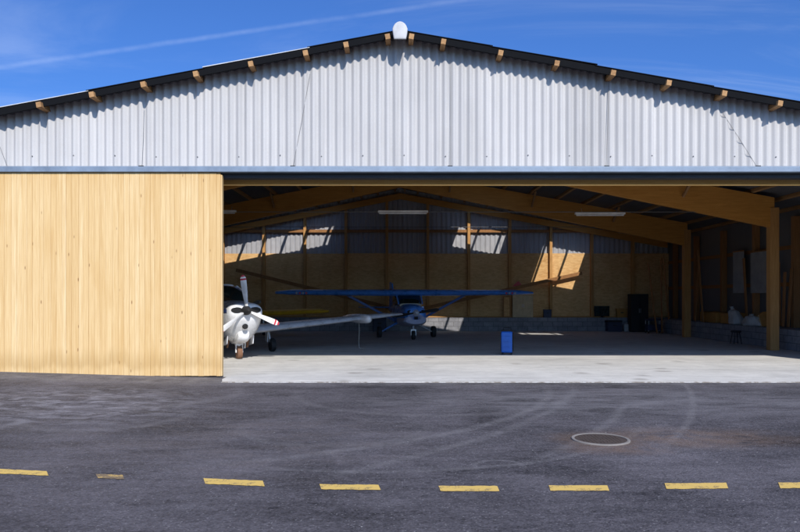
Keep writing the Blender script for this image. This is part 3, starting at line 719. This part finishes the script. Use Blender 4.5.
for a in (22, 202):
    b_ = MB(); b_.loft(blade(math.radians(a), 1.05, (0, -1.98, 1.15), .06, .09)); b_.build('propeller_blade', M_steel, ya, smooth=40)
lg = MB(); lg.tube([(0, 2.45, .9), (0, 2.55, .1)], .03, 8); lg.build('tail_skid', M_steel, ya)

# ------------------------------------------------------------------ ceiling lights on the tie rod
for x0, x1, y, lab in ((203, 236, 212.0, 'leftmost white strip light on the tie rod, half hidden by the wooden door'), (378, 428, 212.3, 'white strip light hanging under the middle of the roof'), (575, 625, 214.2, 'white strip light on the tie rod at the right, in front of the glulam beam')):
    Y = 21.86; a, b2 = px(x0, y, Y), px(x1, y, Y)
    t = thing('strip_light', lab, 'ceiling light', ((a.x + b2.x) / 2, Y, a.z), 0, 'strip lights hung along the roof tie')
    L = (b2.x - a.x) / 2
    h = MB(); h.box(-L, L, -.05, .05, -.01, .06); h.build('housing', M_light, t, bevel=.008)
    u = MB(); u.tube([(-L + .04, 0, -.035), (L - .04, 0, -.035)], .02, 10); u.build('tube', M_panelw, t, smooth=40)
    for q in (-L * .7, L * .7):
        w = MB(); w.tube([(q, .05, .06), (q, .14, .20)], .006, 5); w.build('hanger', M_steel, t)

# ------------------------------------------------------------------ blue wheeled case
c = gnd(507, 354.6)
t = thing('trolley_case', 'bright blue upright wheeled case standing alone on the concrete floor', 'trolley case', c, math.radians(-14))
b_ = MB(); b_.box(-.17, .17, -.13, .13, .06, .70); b_.build('shell', M_case, t, bevel=.045)
b_ = MB(); b_.box(-.185, -.165, -.11, .11, .10, .66); b_.box(.165, .185, -.11, .11, .10, .66); b_.build('side_band', M_black, t, bevel=.01)
b_ = MB(); b_.box(-.17, .17, -.10, .12, .695, .735); b_.build('lid', M_black, t, bevel=.015)
b_ = MB(); b_.tube([(-.11, .09, .72), (-.11, .09, .80), (.11, .09, .80), (.11, .09, .72)], .014, 8); b_.build('handle', M_black, t)
b_ = MB()
for z in (.22, .38, .54): b_.box(-.12, .12, -.142, -.128, z, z + .02)
b_.build('front_rib', M_case, t, bevel=.004)
for x in (-.13, .13): wheel(t, x, .10, .05, .035)
for x in (-.13, .13):
    b_ = MB(); b_.box(x - .02, x + .02, -.11, -.07, 0, .065); b_.build('foot', M_black, t)

# ------------------------------------------------------------------ things along the rear wall
def crate(name, lab, cat, x0, x1, yt, yb, Y, depth, m, lidm=None, base=None, group=None):
    a, b2 = px(x0, yt, Y), px(x1, yb, Y); z0 = base if base is not None else b2.z
    t = thing(name, lab, cat, ((a.x + b2.x) / 2, Y, z0), 0, group); w = (b2.x - a.x) / 2; h = a.z - z0
    q = MB(); q.box(-w, w, 0, depth, 0, h * .84); q.build('body', m, t, bevel=.012)
    q = MB(); q.box(-w - .015, w + .015, -.015, depth + .015, h * .84 + .002, h); q.build('lid', lidm or m, t, bevel=.01)
    q = MB(); q.box(-w * .3, w * .3, -.022, -.002, h * .5, h * .6); q.build('grip', M_black, t)
    return t
crate('storage_crate', 'dark blue crate by the rear wall behind the blue aeroplane', 'crate', 373, 386, 316.5, 331, 33.7, .4, M_navy, M_navy, base=0)
c = px(517.5, 284, 34.55)
t = MB(); t.poly([(-.26, -.12), (.24, -.07), (.05, .15), (-.08, .05)], 'y', 0, .02); o = t.build('red_plate', M_red, loc=c); tag(o, 'small red triangular plate on the chipboard wall above the pale cupboard', 'plate')
# pale leaning board with frame, on the sill
a, b2 = px(512.5, 295, 34.45), px(533, 317, 34.45)
t = thing('pale_cupboard', 'pale tan cupboard against the chipboard wall behind the blue wing tip', 'cupboard', ((a.x + b2.x) / 2, 34.42, .682)); w = (b2.x - a.x) / 2; h = a.z - .682
q = MB(); q.box(-w, w, 0, .17, 0, h); q.build('carcass', M_cream, t, bevel=.006)
for s in (-1, 1):
    q = MB(); q.box(*sorted((s * .01, s * (w - .015))), -.018, -.001, .02, h - .02); dd = q.build('door', M_cream, t, bevel=.004)
    q = MB(); q.box(*sorted((s * .03, s * .05)), -.035, -.018, h * .45, h * .6); q.build('handle', M_steel, dd)
a, b2 = px(503, 296, 34.45), px(510.5, 316, 34.45)
t = thing('picture_frame', 'narrow dark frame standing beside the pale tan cupboard', 'frame', ((a.x + b2.x) / 2, 34.42, .682)); w = (b2.x - a.x) / 2; h = a.z - .682
q = MB(); q.box(-w, -w + .05, 0, .04, 0, h); q.box(w - .05, w, 0, .04, 0, h); q.box(-w + .05, w - .05, .0, .04, h - .06, h); q.box(-w + .05, w - .05, 0, .04, 0, .06); q.build('frame', M_board, t)
q = MB(); q.box(-w + .05, w - .05, .015, .025, .06, h - .06); q.build('panel', M_osb, t)
crate('storage_box', 'small navy box on the rear sill right of the pale cupboard', 'box', 544, 551.5, 309.5, 317, 34.35, .2, M_navy, base=.682)
a, b2 = px(595, 306, 34.35), px(610, 315.5, 34.35)
t = thing('black_monitor', 'black flat box like a monitor on the rear sill beside the ochre carton', 'monitor', ((a.x + b2.x) / 2, 34.42, .682)); w = (b2.x - a.x) / 2; h = a.z - .682
q = MB(); q.box(-w, w, 0, .09, .07, h); q.build('housing', M_black, t, bevel=.012)
q = MB(); q.box(-w + .03, w - .03, -.004, .01, .10, h - .03); q.build('screen', M_glass, t)
q = MB(); q.box(-.12, .12, -.05, .14, 0, .02); q.box(-.04, .04, .02, .06, .02, .09); q.build('stand', M_black, t)
crate('carton', 'ochre carton on the rear sill just left of the tall black cabinet', 'carton', 617, 627, 308.5, 316, 34.35, .22, M_orange, base=.682)
crate('storage_crate', 'navy crate on the floor against the rear wall left of the white can', 'crate', 608, 622, 320.5, 332, 33.75, .45, M_navy, M_black, base=0)
c = px(627.5, 331, 33.9)
t = thing('white_can', 'pale jerry can on the floor between navy crate and black cabinet', 'can', (c.x, 33.9, 0))
q = MB(); q.box(-.19, .19, -.12, .12, 0, .38); q.build('can_body', M_sack, t, bevel=.05)
q = MB(); q.tube([(-.08, 0, .37), (-.08, 0, .44), (.08, 0, .44), (.08, 0, .37)], .018, 8); q.build('handle', M_sack, t)
q = MB(); q.lathe([(.04, .37), (.04, .43), (.01, .44)], 12, 'z', (.13, 0, 0)); q.build('cap', M_red, t)
a, b2 = px(631, 294, 33.4), px(648.5, 332, 33.4)
t = thing('tall_cabinet', 'tall black cabinet standing on the floor near the rear right corner', 'cabinet', ((a.x + b2.x) / 2, 33.4, 0)); w = (b2.x - a.x) / 2; h = a.z
q = MB(); q.box(-w, w, 0, .5, .05, h); q.build('carcass', M_black, t, bevel=.01)
for s in (-1, 1):
    q = MB(); q.box(*sorted((s * .006, s * (w - .01))), -.02, -.001, .08, h - .03); dd = q.build('door', M_black, t, bevel=.004)
    q = MB(); q.box(*sorted((s * .03, s * .045)), -.04, -.02, h * .5, h * .62); q.build('handle', M_steel, dd)
q = MB(); q.box(-w + .03, w - .03, .03, .47, 0, .05); q.build('plinth', M_dark, t)
# tool trolley
c = px(654, 331, 32.3)
t = thing('tool_trolley', 'dark low tool trolley right of the tall black cabinet', 'tool trolley', (c.x, 32.3, 0))
q = MB(); q.box(-.36, .36, -.22, .22, .14, .42); q.build('tray', M_navy, t, bevel=.02)
q = MB(); q.box(-.36, .36, -.22, .22, .60, .68); q.build('top_tray', M_navy, t, bevel=.015)
for x in (-.33, .33):
    for y in (-.19, .19):
        q = MB(); q.tube([(x, y, .1), (x, y, .62)], .016, 6); q.build('leg', M_steel, t); wheel(t, x, y, .05, .03)
q = MB(); q.tube([(.36, -.18, .64), (.46, -.18, .74), (.46, .18, .74), (.36, .18, .64)], .013, 6); q.build('handle', M_steel, t)

# ------------------------------------------------------------------ things on and by the right-hand ledge
def onledge(x, y, X):   # Y where a pixel column meets the plane X
    return X * F / (x - 400)
for x0, x1, lab in ((700, 716, 'ochre carton on the right ledge, nearer the rear wall of the two'), (720.5, 735, 'ochre carton on the right ledge beside the white sacks')):
    X = 12.95; Y0 = X * F / (x1 - 400); Y1 = X * F / (x0 - 400)
    t = thing('carton', lab, 'carton', (X, (Y0 + Y1) / 2, .662), 0, 'ochre cartons on the right ledge'); d = (Y1 - Y0) / 2
    q = MB(); q.box(-.0, .4, -d, d, 0, .42); q.build('body', M_orange, t, bevel=.01)
    for s in (-1, 1):
        q = MB(); q.add([(0, s * d, .42), (.4, s * d, .42), (.42, s * .03, .45), (-.02, s * .03, .45), (0, s * d, .425), (.4, s * d, .425), (.42, s * .03, .455), (-.02, s * .03, .455)], [(0, 1, 2, 3), (7, 6, 5, 4), (0, 4, 5, 1), (1, 5, 6, 2), (2, 6, 7, 3), (3, 7, 4, 0)]); q.build('flap', M_orange, t)
def sack(loc, w, d, h, lean, seed, lab):
    rr = random.Random(seed); t = thing('white_sack', lab, 'sack', loc, rr.uniform(-.4, .4), 'white sacks on the right ledge')
    ph = [rr.uniform(0, 6.28) for _ in range(6)]; rings = []
    for i in range(12):
        z = i / 11; k = (1.0 - .55 * z ** 1.6) if i < 9 else (.30, .20, .27)[i - 9]; ring = []
        if i == 0: k = .86
        for j in range(30):
            a = 2 * math.pi * j / 30
            f = k * (1 + .16 * math.sin(2 * a + ph[0] + z * 1.3) + .10 * math.sin(3 * a + ph[1] - z * 3) + .06 * math.sin(7 * a + ph[2] + z * 6) * (.3 + z) + rr.uniform(-.03, .03))
            ring.append((math.cos(a) * w * f - .12 * z * z, math.sin(a) * d * f + lean * z * z, h * (z + .06 * math.sin(2 * a + ph[3]) * z * (1 - z * .5))))
        rings.append(ring)
    q = MB(); q.loft(rings[:10]); q.build('bag', M_sack, t, smooth=75)
    q = MB(); q.loft(rings[9:]); q.build('tied_neck', M_sack, t, smooth=75)
sack((12.95, 26.15, .662), .28, .34, .68, .28, 3, 'taller white sack leaning on the right ledge next to the ochre carton')
sack((12.95, 25.05, .662), .28, .46, .44, -.2, 5, 'lower plump white sack on the ledge beside the tipped ochre carton')
# tipped ochre carton
t = thing('tipped_carton', 'ochre carton tipped up on its corner between the white sacks and large post', 'carton', (13.05, 24.3, .662))
t.rotation_euler = (math.radians(-24), 0, math.radians(8))
q = MB(); q.box(0, .4, -.12, .46, .0, .52); q.build('body', M_orange, t, bevel=.012)
q = MB(); q.box(-.006, -.001, .15, .19, 0, .52); q.build('tape', M_cream, t)
q = MB(); q.add([(0, -.12, .525), (.4, -.12, .525), (.4, .16, .56), (0, .16, .56), (0, -.12, .531), (.4, -.12, .531), (.4, .16, .566), (0, .16, .566)], [(3, 2, 1, 0), (4, 5, 6, 7), (0, 1, 5, 4), (1, 2, 6, 5), (2, 3, 7, 6), (3, 0, 4, 7)]); q.build('flap', M_orange, t)
# pale sheets hung on the right wall
for x0, x1, lab in ((733, 743.5, 'narrower pale sheet hung on the dark right wall'), (750.5, 768, 'wider pale sheet hung on the right wall next to the large post')):
    X = 13.47; Y0, Y1 = X * F / (x1 - 400), X * F / (x0 - 400); Ym = (Y0 + Y1) / 2
    zt, zb = EYE + (297 - 252) / F * Ym, EYE + (297 - 293) / F * Ym
    t = thing('wall_sheet', lab, 'panel', (X, Ym, zb), 0, 'pale sheets on the right wall'); d = (Y1 - Y0) / 2
    q = MB(); q.box(0, .02, -d, d, 0, zt - zb); q.build('sheet', M_sheet, t)
    q = MB(); q.box(-.015, .022, -d, d, zt - zb + .001, zt - zb + .05); q.build('batten', M_board, t)
# leaning boards
LEAN = [((657, 333), (651, 262), 31.5, 'thin'), ((662, 333), (664, 258), 31.9, 'straight'), ((669, 327), (666, 255), 31.6, ''), ((695, 325), (700, 262), 29.4, ''), ((703, 324), (699, 250), 28.6, ''),
        ((747, 322), (745, 258), 26.1, ''), ((783, 327), (795, 272), 23.6, ''), ((788, 328), (803, 268), 23.2, ''), ((780, 327), (784, 262), 24.0, '')]
LL = ['slim plank leaning left of the rear corner bundle', 'straight upright plank in the rear right corner bundle', 'plank at the right edge of the rear corner bundle',
      'plank leaning just right of the farther post with its top tilted right', 'plank leaning just right of the farther post with its top tilted left',
      'upright plank standing behind the taller white sack', 'plank leaning steeply right of the large post, first of the slanted pair', 'plank leaning steeply at the right edge of the photo',
      'nearly upright plank right beside the large near post']
for (a, b2, Y, _), lab in zip(LEAN, LL):
    A, B = px(*a, Y), px(*b2, Y)
    A.z = 0.0 if A.x < 12.4 else .664; B.y += .35 if B.x < 12.4 else .1
    if A.x > 12.4 and B.x > 13.4: B.x = min(B.x, 13.42)
    d = MB(); d.beam((0, 0, .03), B - A, .14, .035, (1, 0, 0)); o = d.build('leaning_plank', M_board, loc=A, bevel=.004)
    tag(o, lab, 'plank', 'planks leaning along the right side')
# black folding trestle on the floor by the ledge
c = gnd(751, 344.5)
t = thing('black_stool', 'small black stool on the floor in front of the right ledge', 'stool', (12.35, 25.0, 0), .3)
q = MB(); q.lathe([(.02, .42), (.17, .42), (.18, .45), (.17, .48), (.02, .48)], 20, 'z'); q.build('seat', M_black, t, smooth=40)
for k in range(4):
    a = k * math.pi / 2 + .5; q = MB(); q.tube([(math.cos(a) * .12, math.sin(a) * .12, .42), (math.cos(a) * .2, math.sin(a) * .2, 0)], .014, 6); q.build('leg', M_black, t)

# ------------------------------------------------------------------ light
SUND = Vector((-.35 * .79, 1, -.79)).normalized()     # the way sunlight travels
sl = bpy.data.lights.new('sun', 'SUN'); sl.energy = 4.0; sl.angle = math.radians(.5); sl.color = (1, .95, .88)
so = bpy.data.objects.new('sun', sl); COL.objects.link(so); so.rotation_euler = SUND.to_track_quat('-Z', 'Y').to_euler()
elev = math.asin(-SUND.z); azi = math.atan2(-SUND.x, -SUND.y)     # clockwise from +Y
w = bpy.data.worlds.new('World'); sc.world = w; w.use_nodes = True
n = NT(w.node_tree); bg = n.n['Background']
sk = n.new('ShaderNodeTexSky', sky_type='NISHITA'); sk.sun_disc = False; sk.sun_elevation = elev; sk.sun_rotation = azi; sk.altitude = 600; sk.air_density = 1.0; sk.dust_density = 3.5; sk.ozone_density = 2.5
d = n.vm('NORMALIZE', n.coord('Generated'))
dx, dy, dz = n.sep(d)
# thin high cloud and one old contrail, laid out by direction on the sky
pl = n.comb(n.m('DIVIDE', dx, n.m('ADD', n.m('ABSOLUTE', dz), .12)), n.m('DIVIDE', dy, n.m('ADD', n.m('ABSOLUTE', dz), .12)), 0.)
cir = n.m('MULTIPLY', n.mr(n.noise(n.scale(pl, (.55, 1.5, 1)), 1.1, 8, .62, 1.2), .42, .80, 0, 1, True), n.mr(n.noise(pl, .5, 3, .5), .35, .65, .1, 1, True))
d1, d2 = Vector((-400, F, 230)), Vector((65, F, 297)); nn = d1.cross(d2).normalized()
wob = n.noise(d, 9, 4, .6)
ct = n.m('ABSOLUTE', n.m('ADD', n.vm('DOT_PRODUCT', d, tuple(nn)), n.m('MULTIPLY', n.m('SUBTRACT', wob, .5), .006)))
con = n.m('MULTIPLY', n.mr(ct, .0, .0048, 1, 0, True), n.m('MULTIPLY', n.mr(n.noise(d, 22, 5, .65), .3, .7, .25, 1), n.m('MULTIPLY', n.mr(dx, -.6, .1, 1, .6), n.mr(dy, 0, .2))))
up = n.mr(dz, .0, .1)
skyc = n.mix(1, sk.outputs[0], (.28, .515, .92), 'MULTIPLY')
skyc = n.mix(n.m('MULTIPLY', n.m('MULTIPLY', cir, up), n.mr(dx, -.5, .5, .15, .30)), skyc, (6.5, 7.0, 7.6))
skyc = n.mix(n.m('MULTIPLY', con, .11), skyc, (6.5, 7.2, 8.4))
n.put(bg.inputs[0], skyc); bg.inputs[1].default_value = .148

# ------------------------------------------------------------------ camera and render settings
cam = bpy.data.cameras.new('camera'); co = bpy.data.objects.new('camera', cam); COL.objects.link(co); sc.camera = co
co.location = (0, 0, EYE); co.rotation_euler = (math.pi / 2, 0, 0)
cam.sensor_width = 36; cam.lens = F / 800 * 36; cam.shift_y = 31 / 800; cam.clip_end = 5000; cam.clip_start = .1
vs_ = sc.view_settings; vs_.view_transform = 'Standard'; vs_.look = 'None'; vs_.gamma = 1; vs_.exposure = .34; vs_.use_curve_mapping = False
cy = sc.cycles
cy.max_bounces = 10; cy.diffuse_bounces = 8; cy.glossy_bounces = 3; cy.transparent_max_bounces = 8
cy.use_denoising = True; cy.caustics_reflective = False; cy.caustics_refractive = False
cy.sample_clamp_indirect = 8
